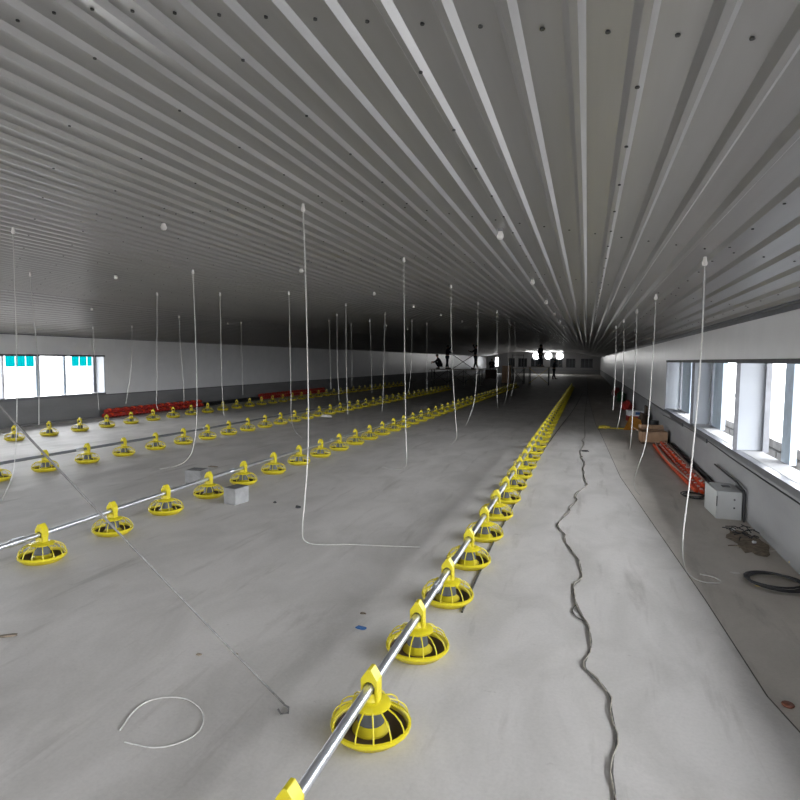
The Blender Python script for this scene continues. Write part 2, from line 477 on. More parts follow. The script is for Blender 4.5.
ROWS = [([(0, -.89), (50, -.87)], 1.65, .775, 49, 'right-hand feeder row', 'yellow pan feeders of the right-hand row'),
        ([(0, -4.20), (3.7, -4.28), (5.4, -4.35), (7, -4.39), (12, -4.36), (24, -4.28), (50, -4.25)], 3.70, .800, 44, 'second feeder row from the right', 'yellow pan feeders of the second row from the right'),
        ([(0, -7.66), (7, -7.63), (10, -7.54), (17, -7.48), (50, -7.40)], 5.93, .762, 36, 'third feeder row from the right', 'yellow pan feeders of the third row from the right'),
        ([(8, -10.9), (12.25, -11.07), (22, -11.35), (50, -11.5)], 8.91, .835, 34, 'leftmost feeder row by the wall', 'yellow pan feeders of the leftmost row')]
def rowx(P, y):
    for (a, xa), (b, xb) in zip(P, P[1:]):
        if y <= b: return xa+(xb-xa)*(y-a)/(b-a)
    return P[-1][1]
first = True
for ri, (X, y0, sp, cnt, desc, grp) in enumerate(ROWS):
    for k in range(cnt):
        lab = '%s yellow pan feeder from the near end of the %s' % (nth(k+1), desc)
        loc = (rowx(X, y0+k*sp), y0+k*sp, 0)
        rz = random.uniform(-.05, .05)
        if ri == 3: rz += .5
        if first:
            FD.location = loc; FD['label'] = lab; FD['group'] = grp; first = False
        else: dup(FD, loc, lab, rz, grp)

# feed pipes
def feed_pipe(P, y0, y1, z, r, mt, label, coup, thin=None):
    X = rowx(P, y0)
    e = empty('feed_pipe', (X, y0, 0), label, 'pipe', 'galvanized feed pipes through the feeder rows')
    m = MB(); m.tube([(rowx(P, q)-X, q-y0, z) for q in [y0]+[p[0] for p in P if y0 < p[0] < y1]+[y1]], r, 14); m.build('pipe', mt, e, smooth=True)
    for yc in coup:
        xc = rowx(P, yc)-X
        c = MB(); c.tube([(xc, yc-y0-.07, z), (xc, yc-y0-.06, z), (xc, yc-y0+.06, z), (xc, yc-y0+.07, z)], [r+.001, r+.006, r+.006, r+.001], 14)
        c.box((xc, yc-y0, z+r+.008), (.012, .09, .01)); c.build('coupling', 'galvanized', e, smooth=True)
    if thin:
        w = MB(); w.tube([(0.012, 0, z+r+.045), (.012, y1-y0, z+r+.045)], .0025, 5); w.build('anti_roost_wire', 'galvanized_dull', e)
    return e
feed_pipe(ROWS[0][0], 1.1, 39.5, .225, .0225, 'galvanized', 'shiny galvanized pipe running through the right-hand feeder row', [3.66+3.1*q for q in range(0, 11)])
feed_pipe(ROWS[1][0], 1.5, 39.8, .225, .0225, 'galvanized', 'galvanized pipe through the second feeder row, crossed by the slanting rope', [6.62+3.15*q for q in range(-1, 10)])
feed_pipe(ROWS[2][0], 3.0, 33.5, .225, .0225, 'galvanized_dull', 'dull grey pipe through the third feeder row from the right', [7.3+3.1*q for q in range(0, 8)])

# ------------------------------------------------------------------ ropes
def smooth_path(pts, it=2):
    pts = [Vector(p) for p in pts]
    for _ in range(it):
        q = [pts[0]]
        for a, b in zip(pts, pts[1:]): q += [a*.75+b*.25, a*.25+b*.75]
        q.append(pts[-1]); pts = q
    return pts
LINES = {'A': 'left of the right-hand feeder row', 'B': 'over the second feeder row',
         'C': 'between the second and third feeder rows', 'D': 'over the third feeder row',
         'E': 'the line near the leftmost feeder row', 'R': 'beside the right wall'}
ROPES = [
 ('A', (303, 205), [(305, 260), (307, 330), (309, 440), (305, 500), (302, 528)], [(303, 542), (318, 545), (350, 544), (385, 546), (420, 547)], .0046),
 ('A', (404, 258), [(404, 300), (405, 380), (406, 440), (407, 460)], [(406, 468), (396, 470), (382, 467)], .0046),
 ('A', (451, 285), [(451, 330), (453, 380), (456, 425), (457, 436)], [(455, 442), (448, 446)], .0050),
 ('A', (478, 302), [(478, 350), (476, 390), (473, 408), (468, 421)], [(466, 425)], .0050),
 ('A', (497, 311), [(497, 350), (497, 390), (497, 404)], [(499, 410)], .0052),
 ('A', (509, 318), [(509, 350), (508, 385), (506, 400)], [(504, 404)], .0052),
 ('A', (515, 322), [(515, 350), (515, 380), (511, 396)], [], .0052),
 ('B', (13, 228), [(15, 290), (17, 360), (17, 415), (16, 445), (14, 470), (9, 486)], [(0, 503)], .0042),
 ('B', (193, 270), [(195, 320), (197, 380), (197, 420), (194, 448), (188, 460)], [(178, 466), (160, 469)], .0050),
 ('B', (289, 292), [(290, 340), (291, 395), (291, 420)], [(295, 432), (302, 438)], .0052),
 ('B', (346, 304), [(346, 350), (347, 400), (348, 414)], [], .0052),
 ('B', (385, 313), [(384, 360), (383, 400), (382, 411)], [], .0052),
 ('B', (412, 320), [(412, 350), (410, 385), (408, 392)], [], .0052),
 ('B', (427, 323), [(427, 360), (427, 392)], [], .0052),
 ('C', (220, 293), [(221, 340), (222, 390), (224, 416)], [], .0052),
 ('C', (337, 314), [(337, 350), (338, 380), (339, 400)], [], .0052),
 ('C', (370, 320), [(371, 350), (372, 393)], [], .0052),
 ('D', (30, 273), [(33, 310), (37, 345), (39, 390), (39, 425)], [], .0050),
 ('D', (157, 293), [(157, 340), (157, 390), (156, 404), (158, 410)], [], .0052),
 ('D', (329, 320), [(330, 350), (331, 389)], [], .0052),
 ('D', (351, 324), [(352, 350), (352, 386)], [], .0052),
 ('E', (132, 326), [(132, 350), (131, 375), (127, 395), (126, 404)], [], .0052),
 ('E', (179, 316), [(181, 350), (184, 390), (184, 402)], [], .0052),
 ('E', (241, 322), [(242, 350), (243, 395)], [], .0052),
 ('E', (93, 327), [(94, 350), (97, 385), (99, 410)], [], .0052),
 ('R', (705, 258), [(703, 320), (700, 370), (696, 420), (690, 480), (684, 525), (682, 550)], [(684, 568), (692, 578), (706, 583), (724, 583), (715, 577), (700, 574)], .0046),
 ('R', (656, 295), [(654, 340), (651, 385), (648, 425), (645, 448), (639, 464)], [(634, 480), (635, 490), (640, 495)], .0046),
 ('R', (637, 310), [(636, 350), (634, 385), (632, 425), (631, 440)], [(630, 449)], .0050),
 ('R', (624, 320), [(624, 350), (623, 385), (621, 410), (618, 425)], [(617, 429)], .0050),
 ('R', (616, 326), [(616, 350), (615, 380), (613, 410)], [], .0052),
]
def ceil_hit(px, py):
    r = ray(px, py); t = 0.5
    while t < 60:
        p = Vector((0, 0, CH))+r*t
        if p.z >= cz(p.x)-.03: return p
        t += .02
    return p
cnts = {}
for key, top, hang, trail, rad in ROPES:
    p0 = ceil_hit(*top); p0.z = cz(p0.x)-.02
    e_lab = None
    cnts[key] = cnts.get(key, 0)+1
    pts = [Vector((p0.x, p0.y, p0.z-.03))]+[atY(x, y, p0.y) for x, y in hang]
    for p in pts: p.z = max(p.z, .012)
    pts = [p for p in pts]
    pts += [gnd(x, y, rad+.001) for x, y in trail]
    pts = smooth_path(pts, 2)
    for p in pts: p.z = max(p.z, rad+.001)
    ord_ = 'nearest' if cnts[key] == 1 else nth(cnts[key])+' nearest'
    if key == 'E':
        ord_ = {(132, 326): 'second', (179, 316): 'third', (241, 322): 'farthest', (93, 327): 'first'}[top]
        lab = '%s white rope from the left, near the leftmost feeder row' % ord_
    else: lab = '%s white rope hanging in the line %s' % (ord_, LINES[key])
    e = empty('hanging_rope', p0, lab, 'rope', 'white ropes hanging from the ceiling')
    MB().tube([p-p0 for p in pts], rad, 6).build('rope', 'rope_white', e, smooth=True)
    k = MB(); k.lathe([(.001, -.060), (.014, -.056), (.018, -.040), (.012, -.022), (.010, .0), (.001, .0)], 10)
    k.build('ceiling_knob', 'bulb_white', e, smooth=True)

# small white bulbs on the ceiling
BULBS = [('between the right-hand and second feeder rows', -3.54, [4.35, 6.95, 9.68, 12.12, 14.58, 17.2, 19.7]),
         ('over the right-hand feeder row', -.64, [4.46, 7.17, 9.63, 12.1, 14.6, 17.1]),
         ('left of the second feeder row', -6.42, [6.87, 18.75, 21.2]),
         ('near the left wall', -10.22, [10.23, 15.3])]
proto = None
for desc, X, ys in BULBS:
    for i, y in enumerate(ys):
        lab = '%s small white bulb on the ceiling, %s' % ('nearest' if i == 0 else nth(i+1)+' nearest', desc)
        loc = (X, y, cz(X))
        if proto is None:
            proto = empty('ceiling_bulb', loc, lab, 'light bulb', 'small white bulbs on the ceiling')
            k = MB(); k.lathe([(.001, -.078), (.015, -.076), (.024, -.064), (.026, -.050), (.021, -.034), (.016, -.024), (.016, -.014), (.001, -.014)], 12)
            k.build('bulb', 'bulb_white', proto, smooth=True)
            k = MB(); k.lathe([(.001, -.018), (.018, -.018), (.020, -.003), (.020, 0.004), (.001, 0.004)], 12); k.build('socket', 'lamp_grey', proto, smooth=True)
        else: dup(proto, loc, lab)

# slanting rope across the front left
p1 = gnd(284, 704, .012); p0 = atX(0, 398, -2.15)
d = p1-p0
top = p0-d*((cz(-3.0)-.02-p0.z)/(-d.z))
pts = [p1+(top-p1)*(i/8)+Vector((0, 0, -.035*math.sin(PI*i/8))) for i in range(9)]
e = empty('slanting_rope', p1*1.0, 'grey taut rope slanting from upper left down to the floor in front', 'rope')
MB().tube([p-p1 for p in pts], .0046, 8).build('rope', 'rope_grey', e, smooth=True)
MB().tube([(0, 0, -.004), (.03, -.01, -.005), (.05, -.05, -.006), (.02, -.07, -.006), (-.01, -.04, -.006)], .0046, 8).build('rope_end', 'rope_grey', e, smooth=True)

# ------------------------------------------------------------------ things lying on the floor
def floor_curve(name, px, r, mt, label, cat, it=1, wob=0, group=None):
    pts = [gnd(x, y, r) for x, y in px]
    pts = smooth_path(pts, it)
    if wob:
        rnd = random.Random(3)
        for p in pts: p.x += rnd.uniform(-wob, wob)
    o = MB().tube(pts, r, 7).build(name, mt, smooth=True)
    return tag(o, label, cat, group)
CR = [(588, 384), (587, 400), (584, 418), (585, 431), (585, 438), (581, 440), (585, 443), (581, 449), (580, 454), (583, 457), (580, 456.5), (586, 463), (582, 469), (585, 472), (583, 476),
      (586, 481), (588, 485), (580, 490), (575, 497), (578, 500), (571, 507), (569, 508.5), (570, 512), (563, 518), (557, 524), (560, 529), (565, 534), (565, 538), (566, 543), (571, 550),
      (574, 553), (578, 559), (580, 563), (582, 573), (581, 580), (574, 585), (573, 592), (577, 605), (585, 620), (590, 631), (592, 645), (588, 655), (584, 665), (588, 672),
      (600, 682), (608, 692), (611, 700), (612, 715), (618, 740), (611, 765), (616, 800), (614, 830)]
e = empty('twisted_cord', gnd(611, 700, 0), 'dark twisted cord wandering along the floor right of the right-hand feeder row', 'cord')
b0 = e.location.copy()
pa = smooth_path([gnd(x, y, .006) for x, y in CR], 1)
MB().tube([p-b0 for p in pa], .0045, 6).build('dark_strand', 'cord_dark', e, smooth=True)
pb = []
for i, p in enumerate(pa):
    k = Vector((.008*math.cos(i*1.3), 0, .005+.004*math.sin(i*1.3)))
    pb.append(p+k-b0)
MB().tube(pb, .0032, 6).build('pale_strand', 'cord_tan', e, smooth=True)
lp = [gnd(x, y, .006)-b0 for x, y in [(577, 604), (572, 609), (574, 615), (580, 619), (586, 622), (590, 634)]]
MB().tube(smooth_path(lp, 2), .004, 6).build('loose_loop', 'cord_dark', e, smooth=True)
floor_curve('black_cable', [(583, 392), (578, 402), (572, 412), (564, 422), (553.5, 436), (547, 445), (540, 456), (525, 482), (517, 499), (508, 516), (499, 532), (489, 551), (477, 578), (462, 612)], .007, 'black_rubber',
            'thin black cable on the floor along the right side of the right-hand feeders', 'cable')
floor_curve('white_wire', [(120, 730), (135, 708), (152, 699), (172, 696.5), (190, 699), (205, 712), (200, 735), (160, 750), (125, 742)], .0035, 'rope_white',
            'white wire loop lying on the floor at the front left', 'wire', 2)

# cable on right wall
pts = [atX(x, y, XR-.0) for x, y in [(662, 415), (680, 424), (696, 434), (712, 445), (728, 457), (760, 479), (800, 506), (860, 548)]]
for p in pts: p.x = XR+.02
tag(MB().tube(smooth_path(pts, 1), .007, 6).build('wall_cable', 'black_rubber', smooth=True), 'black cable fixed along the right wall below the window sill', 'cable')
for i, (a, b) in enumerate([(9.35, 10.35), (11.6, 13.2)]):
    m = MB(); m.span(XR+.008, XR+.03, a, b, .545, .60, 0); m.span(XR+.004, XR+.02, a, b, .60, .612, 1)
    tag(m.build('wall_slot_cover', ['frame_dark', 'frame_grey']), 'dark slot cover low on the right wall, %s of two' % ('nearer', 'farther')[i], 'cover', 'slot covers under the right windows')

# white cabinet by the wall
cb = empty('electrical_cabinet', (1.515, 7.36, 0), 'pale grey metal cabinet lying on the floor against the right wall', 'cabinet', None, 0)
cb.rotation_euler = (0, 0, .0)
m = MB(); m.span(-.115, .125, -.27, .25, 0, .305); m.build('body', 'cabinet_grey', cb, bevel=.006)
m = MB(); m.box((-.132, -.01, .153), (.010, .52, .30), .05); m.build('door', 'cabinet_grey', cb, bevel=.003)
m = MB(); m.span(-.02, .06, -.02, .08, .305, .31); m.build('vent', 'frame_dark', cb)
for zz in (.13, .22):
    m = MB(); m.tube([(.05, -.276, zz), (.05, -.269, zz)], .010, 10); m.build('knockout', 'frame_dark', cb)
m = MB(); m.span(-.125, -.116, -.276, -.262, .14, .25); m.build('door_gap', 'frame_dark', cb)
m = MB(); m.tube([(XR-.015, 8.6, .36), (XR-.015, 7.35, .36), (XR-.015, 7.08, .33), (XR-.012, 7.05, .29), (XR-.012, 7.02, .0)], .011, 8)
tag(m.build('black_conduit', 'black_rubber', smooth=True), 'black conduit bent down the right wall behind the pale cabinet', 'conduit')

# black coils
def coil(name, c, rad, turns, r, label, rz=0, sq=1.0, tail=None):
    pts = []; rnd = random.Random(int(c[0]*100))
    n = 22*turns
    for i in range(n):
        a = 2*PI*i/22; k = rad*(1+.06*math.sin(i*.37)+.05*math.sin(i*.11))
        pts.append((c[0]+k*math.cos(a)+.012*math.sin(i/22*2.1), c[1]+k*sq*math.sin(a)+.015*math.cos(i/22*1.7), r+.004+.012*((i/22) % 3)))
    if tail: pts += tail
    return tag(MB().tube(pts, r, 6).build(name, 'black_rubber', smooth=True), label, 'cable')
coil('cable_coil', (1.43, 5.10), .19, 4, .008, 'black cable coiled on the floor at the right edge', sq=1.0, tail=[(1.62, 4.9, .015), (1.6, 4.7, .012)])
coil('cable_coil', (1.33, 8.12), .13, 3, .007, 'black wire coil between the orange pipes and the pale cabinet', sq=1.3)

# orange and red pipe bundles
def drinker_pipe(X0, Y0, X1, Y1, z, r, mt, label, group, clips=0, clipmt='clip_white', bow=0.0, ridges=True, cr=1.5, lift=0):
    e = empty('drinker_pipe' if ridges else 'straight_pipe', (X0, Y0, 0), label, 'pipe', group)
    n = 64 if ridges else 14
    pts = []; rs = []
    for i in range(n+1):
        t = i/n
        pts.append((( X1-X0)*t+bow*math.sin(PI*t), (Y1-Y0)*t, z+lift*math.sin(PI*t)))
        rs.append(r*(1.42 if ridges and i % 2 else 1.0))
    m = MB(); m.tube(pts, rs, 9); m.build('pipe', mt, e, smooth=not ridges)
    for k in range(clips):
        t = (k+.5)/clips
        c = ((X1-X0)*t+bow*math.sin(PI*t), (Y1-Y0)*t, z+lift*math.sin(PI*t))
        q = MB(); q.box((c[0], c[1], c[2]+r*.8), (r*cr, .055, r*1.3)); q.build('clip', clipmt, e)
    return e
OG = 'orange pipes stacked by the right wall'
drinker_pipe(1.405, 8.35, 1.34, 12.85, .032, .0205, 'orange_pipe', 'outermost orange pipe of the stack by the right wall, far end splayed', OG, 0, bow=-.03)
drinker_pipe(1.465, 8.3, 1.44, 12.85, .032, .0205, 'orange_pipe', 'second orange pipe from the aisle, dotted with white clips', OG, 22, bow=.0)
drinker_pipe(1.525, 8.3, 1.50, 12.85, .032, .0205, 'orange_pipe', 'middle orange pipe of the stack by the right wall', OG, 0, bow=.0)
drinker_pipe(1.59, 8.35, 1.565, 12.85, .032, .0205, 'orange_pipe', 'orange pipe nearest the right wall, with white clips', OG, 22, bow=0)
drinker_pipe(1.50, 8.5, 1.475, 12.85, .088, .0205, 'orange_pipe', 'orange pipe lying on top of the stack by the right wall', OG, 12, bow=0)
drinker_pipe(1.40, 8.9, 1.36, 12.85, .084, .011, 'pipe_pink', 'thin pale pipe along the aisle side of the orange stack', OG, 0, bow=-.07, ridges=False)
drinker_pipe(1.56, 8.8, 1.53, 12.85, .105, .012, 'pipe_pink', 'thin pale pipe on the wall side of the orange stack', OG, 0, ridges=False)
drinker_pipe(1.635, 7.75, 1.635, 12.6, .10, .018, 'black_rubber', 'black pipe lying tight against the right wall behind the orange stack', OG, 0, ridges=False)
RG = 'red pipes lying along the left wall'
for j, (ya, yb, nm) in enumerate([(13.1, 17.4, 'below the left window end'), (21.2, 27.5, 'farther along the left wall')]):
    for i, (dx, z) in enumerate([(.02, .066), (-.13, .066), (-.055, .185)]):
        place = ('aisle side', 'wall side', 'on top')[i]
        drinker_pipe(XL+.33+dx, ya, XL+.33+dx, yb, z, .045, 'red_pipe', 'red pipe of the bundle %s, %s' % (nm, place), RG, 14 if i != 1 else 0, 'orange_pipe' if j == 0 else 'red_pipe', cr=2.3)
for i, dx in enumerate((.20, .36)):
    drinker_pipe(XL+dx, 17.6, XL+dx, 21.0, .07, .06, 'black_rubber', 'thick black hose by the left wall between the red bundles, %s one' % ('inner', 'outer')[i], 'black hoses by the left wall', 0, ridges=False)

# concrete blocks
def block(c, rz, d, label):
    e = empty('concrete_block', (c[0], c[1], 0), label, 'concrete block', 'grey concrete blocks under the second feeder row', rz)
    m = MB(); m.box((0, 0, d[2]/2), d); m.build('body', 'block_concrete', e, bevel=.008)
    m = MB(); m.box((0, 0, d[2]+.001), (d[0]*.94, d[1]*.94, .003)); m.build('top_face', 'block_top', e)
    return e
block((-3.89, 5.96), -.15, (.18, .23, .19), 'grey concrete block right of the pipe at the second feeder row')
block((-5.0, 6.72), .12, (.22, .22, .19), 'grey concrete block behind the pipe of the second feeder row')

# small litter
def lump(name, px, d, mt, label, cat, seed=1, rz=0., rough=.25):
    g = gnd(*px)
    m = MB(); m.lump((0, 0, d[2]*.6), d, seed, rough=rough)
    o = m.build(name, mt, loc=g); o.rotation_euler = (0, 0, rz); return tag(o, label, cat)
lump('blue_rag', (361, 629), (.035, .014, .012), 'blue_rag', 'small crumpled blue rag on the floor left of the near feeder', 'rag', 3)
lump('dark_clod', (363, 614), (.02, .01, .008), 'dirt', 'tiny dark clod on the floor behind the blue rag', 'dirt', 4)
lump('black_scrap', (298, 508), (.035, .018, .018), 'black_rubber', 'black scrap on the floor beside the nearest long rope', 'scrap', 5)
lump('black_scrap', (275, 503), (.022, .012, .014), 'black_rubber', 'small black scrap between the concrete block and long rope', 'scrap', 6)
lump('black_scrap', (585, 451.5), (.07, .03, .02), 'black_rubber', 'black scrap lying beside the twisted cord', 'scrap', 16)
lump('dark_clod', (213, 467), (.10, .03, .012), 'dirt', 'dark scrap on the floor behind the second feeder row', 'dirt', 7)
lump('dark_clod', (415, 661), (.03, .014, .007), 'dirt', 'dark dirt clump below the nearest full feeder', 'dirt', 8)
lump('stone_chip', (236, 655), (.0, .0, .0) if False else (.012, .008, .007), 'dirt', 'dark stone chip on the front floor right of the rope', 'stone', 9)
lump('dark_clod', (199, 655), (.018, .01, .007), 'dirt', 'dark clod on the front floor left of the rope', 'dirt', 10)
lump('dark_clod', (8, 636), (.06, .02, .006), 'dirt', 'dark smear of dirt at the left edge of the floor', 'dirt', 11, .5)
lump('foam_chunk', (794, 565), (.035, .030, .028), 'foam_yellow', 'yellow foam chunk at the foot of the right wall', 'foam', 12)
lump('paper_scrap', (735, 573), (.035, .018, .005), 'paper_white', 'white paper scrap left of the black cable coil', 'paper', 13)
lump('paper_scrap', (759, 586), (.025, .015, .006), 'foam_yellow', 'tan scrap inside the black cable coil', 'paper', 14)
lump('paper_scrap', (774, 551), (.05, .008, .005), 'paper_white', 'white splinter on the dirt by the right wall', 'paper', 15, .6)
lump('brown_lid', (788, 706), (.030, .030, .012), 'brown_clay', 'round brown lid on the floor at the bottom right', 'lid', 15, rough=.03)
lump('white_wrapper', (30.5, 424.5), (.10, .05, .02), 'white_plastic', 'white wrapper near the left wall foot below the window', 'wrapper', 17)
lump('white_wrapper', (211, 404.5), (.11, .05, .02), 'white_plastic', 'white wrapper beside the leftmost feeder row', 'wrapper', 18)
lump('white_wrapper', (150, 412.5), (.10, .05, .02), 'white_plastic', 'white wrapper in front of the nearer red pipe bundle', 'wrapper', 20)
lump('crumpled_film', (326, 417), (.2, .12, .05), 'paper_white', 'crumpled white film beside the second feeder row', 'plastic film', 19)
# dirt and scraps heap by the cabinet
m = MB(); m.lump((0, 0, .006), (.12, .34, .007), 21, sub=3, rough=.45)
tag(m.build('dirt_patch', 'dirt', loc=(1.50, 6.25, 0)), 'thin brown dirt spread along the foot of the right wall', 'dirt', kind='stuff')
rnd = random.Random(5)
m = MB()
for i in range(14):
    a = rnd.uniform(0, PI); L = rnd.uniform(.03, .09); c = Vector((rnd.uniform(-.10, .10), rnd.uniform(-.2, .2), rnd.uniform(.03, .06)))
    dv = Vector((math.cos(a), math.sin(a), rnd.uniform(-.2, .3)))*L
    m.tube([c-dv, c+Vector((0, 0, .02)), c+dv], .005, 5)
tag(m.build('wire_scraps', 'black_rubber', loc=(1.49, 6.32, .012)), 'tangle of dark wire scraps in front of the pale cabinet', 'scrap', kind='stuff')
for i, (x, y, dz, mt, lab) in enumerate([(1.44, 6.52, .03, 'white_plastic', 'white plastic bit in the wire scraps, nearer the cabinet'), (1.53, 6.12, .03, 'white_plastic', 'white plastic bit in the wire scraps, farther from the cabinet')]):
    m = MB(); m.lump((0, 0, .03), (.018, .024, .014), 30+i); tag(m.build('plastic_bit', mt, loc=(x, y, .01)), lab, 'scrap')
m = MB(); g = gnd(728, 546); m.tube([(0, 0, .006), (.06, .01, .012), (.14, -.02, .007)], .006, 5)
tag(m.build('dry_twig', 'dirt', loc=g), 'short dry twig on the floor left of the wire scraps', 'twig')

# clutter farther along the right wall
bx = empty('cardboard_box', (1.36, 13.32, 0), 'open brown cardboard box on the floor by the right wall', 'box', None, .05)
m = MB()
for (x0, x1, y0, y1) in [(-.25, .25, -.22, -.21), (-.25, .25, .21, .22), (-.25, -.24, -.21, .21), (.24, .25, -.21, .21)]: m.span(x0, x1, y0, y1, .04, .26)
m.span(-.25, .25, -.21, .21, .04, .05); m.build('carton', 'cardboard', bx)
m = MB(); m.box((-.31, 0, .27), (.14, .42, .008), 0, 0, 0, .5); m.build('flap', 'cardboard', bx)
m = MB(); m.box((0, .27, .31), (.5, .14, .008), 0, 0, .6); m.build('flap', 'cardboard', bx)
m = MB()
for q in (-.2, .2): m.span(q-.04, q+.04, -.2, .2, 0, .04)
m.build('pallet_foot', 'cardboard_dark', bx)
m = MB(); m.lathe([(.001, 0), (.085, 0), (.10, .34), (.088, .34), (.07, .02), (.001, .02)], 16)
tag(m.build('black_bucket', 'black_rubber', loc=(1.54, 14.85, 0), smooth=True), 'black bucket behind the open cardboard box', 'bucket')
lump('scrap_heap', (643, 425), (.14, .5, .22), 'cardboard_dark', 'dark brown scrap heap behind the cardboard box', 'heap', 31)
sheet = MB(); sheet.add([(-.20, -.1, .0), (.25, -.15, .02), (.22, .3, .22), (-.02, .2, .34), (-.20, -.1, .012), (.25, -.15, .035), (.22, .3, .232), (-.02, .2, .352)], [(0, 1, 2, 3), (4, 5, 6, 7), (0, 1, 5, 4), (1, 2, 6, 5), (2, 3, 7, 6), (3, 0, 4, 7)])
tag(sheet.build('amber_sheet', 'amber_film', loc=(1.12, 15.75, 0)), 'amber sheet leaning on the clutter by the right wall', 'sheet')
lump('yellow_bag', (604, 428.5), (.16, .09, .05), 'yellow_film', 'yellow plastic bag lying on the floor toward the aisle', 'bag', 32)
m = MB(); m.lump((0, 0, .02), (.28, .05, .022), 33); tag(m.build('yellow_strip', 'yellow_film', loc=(.80, 15.75, 0)), 'flat yellow strip between the yellow bag and amber sheet', 'strip')
bw = empty('printed_carton', (1.36, 18.2, 0), 'white and purple carton on a red base by the right wall', 'box', None, .1)
m = MB(); m.span(-.21, .21, -.2, .2, .15, .30); m.build('carton', 'white_plastic', bw)
m = MB(); m.span(-.21, .21, -.2, .2, 0, .15); m.build('base', 'red_pipe', bw)
m = MB(); m.span(-.02, .12, -.203, -.2, .19, .27); m.build('print', 'blue_rag', bw)
lump('red_sack', (627, 410), (.2, .5, .22), 'red_pipe', 'red sack farther along the right wall behind the carton', 'sack', 34)
lump('green_sack', (621, 401), (.20, .7, .26), 'green_plastic', 'dark green sack beyond the red sack by the right wall', 'sack', 35)
lump('red_drum', (616, 395), (.20, .8, .24), 'red_pipe', 'dim red heap farthest along the right wall', 'heap', 36)
m = MB(); m.box((0, 0, .24), (.05, .5, .48), 0)
tag(m.build('dark_board', 'cardboard_dark', loc=(1.60, 17.6, 0)), 'dark board standing against the right wall behind the heap', 'board')

# ------------------------------------------------------------------ people
def skin_obj(name, verts, edges, radii, mt, parent, root=0, sub=2):
    me = bpy.data.meshes.new(name); me.from_pydata(verts, edges, [])
    o = bpy.data.objects.new(name, me); COL.objects.link(o); o.parent = parent
    md = o.modifiers.new('skin', 'SKIN'); md.use_smooth_shade = True
    ly_ = me.skin_vertices[0] if me.skin_vertices else None
    if ly_ is None:
        bm = bmesh.new(); bm.from_mesh(me); bm.verts.layers.skin.verify(); bm.to_mesh(me); bm.free(); ly_ = me.skin_vertices[0]
    for i, r in enumerate(radii):
        ly_.data[i].radius = (r, r) if not isinstance(r, tuple) else r; ly_.data[i].use_root = (i == root)
    s = o.modifiers.new('sub', 'SUBSURF'); s.levels = sub; s.render_levels = sub
    me.materials.append(MATS[mt])
    return o
def person(loc, rz, J, label, top='cloth_dark', bottom='cloth_navy'):
    e = empty('person', loc, label, 'person', None, rz)
    J = {k: Vector(v) for k, v in J.items()}
    V = []; E = []; Rr = []
    def add(p, r, par=None):
        V.append(tuple(p)); Rr.append(r)
        if par is not None: E.append((par, len(V)-1))
        return len(V)-1
    pel = add(J['pelvis'], .11); ch = add(J['chest'], .125, pel); nk = add(J['neck'], .052, ch)
    up = (J['head']-J['neck']).normalized()
    h0 = add(J['head']-up*.05, .075, nk); h1 = add(J['head']+up*.02, .092, h0); h2 = add(J['head']+up*.10, .070, h1)
    fw = J.get('face', Vector((0, -1, 0))).normalized()
    add(J['head']+fw*.11-up*.005, .012, h1)                          # nose
    side = up.cross(fw).normalized()
    for s in (-1, 1): add(J['head']+side*s*.098, .014, h1)            # ears
    for s, c in ((-1, 'l'), (1, 'r')):
        sh = add(J['sh'+c], .062, ch); el = add(J['el'+c], .042, sh); ha = add(J['ha'+c], .030, el)
        dr = (J['ha'+c]-J['el'+c]).normalized(); sd = dr.cross(Vector((0, 1, .2))).normalized()
        pm = add(J['ha'+c]+dr*.07, .026, ha)
        for q, ln in zip((-.030, -.010, .010, .030), (.055, .075, .08, .065)):
            k = add(J['ha'+c]+dr*(.075+ln*.5)+sd*q*1.2, .009, pm); add(J['ha'+c]+dr*(.075+ln)+sd*q*1.3+Vector((0, 0, -.012)), .008, k)
        k = add(J['ha'+c]+dr*.035+sd*.045, .010, ha); add(J['ha'+c]+dr*.07+sd*.065, .009, k)
        hp = add(J['hip'+c], .085, pel); kn = add(J['kn'+c], .056, hp); an = add(J['an'+c], .040, kn)
        add(J['an'+c]+Vector(J['toe'])*.17+Vector((0, 0, -.045)), .032, an)
    skin_obj('body', V, E, Rr, 'skin', e)
    V2, E2, R2 = [], [], []
    def a2(p, r, par=None):
        V2.append(tuple(p)); R2.append(r)
        if par is not None: E2.append((par, len(V2)-1))
        return len(V2)-1
    w = a2(J['pelvis']+(J['chest']-J['pelvis'])*.12, .135); c2 = a2(J['chest'], .155, w); a2(J['neck']-up*.02, .075, c2)
    for c in 'lr':
        s_ = a2(J['sh'+c], .082, c2); l_ = a2(J['el'+c], .060, s_); a2(J['el'+c]+(J['ha'+c]-J['el'+c])*.9, .045, l_)
    skin_obj('jacket', V2, E2, R2, top, e)
    V2, E2, R2 = [], [], []
    w = a2(J['pelvis'], .128)
    for c in 'lr':
        s_ = a2(J['hip'+c], .105, w); l_ = a2(J['kn'+c], .074, s_); a2(J['kn'+c]+(J['an'+c]-J['kn'+c])*.92, .058, l_)
    skin_obj('trousers', V2, E2, R2, bottom, e)
    h = MB(); h.lump(tuple(J['head']+up*.07-fw*.02), (.105, .105, .085), 3, rough=.04); h.build('hair', 'hair_black', e, smooth=True)
    for c in 'lr':
        t = Vector(J['toe']); b = MB(); b.lump(tuple(J['an'+c]+t*.08+Vector((0, 0, -.05))), (.055, .14, .055), 2, rough=.03, rz=math.atan2(-t.x, t.y)); b.build('shoe', 'cloth_dark', e, smooth=True)
    return e
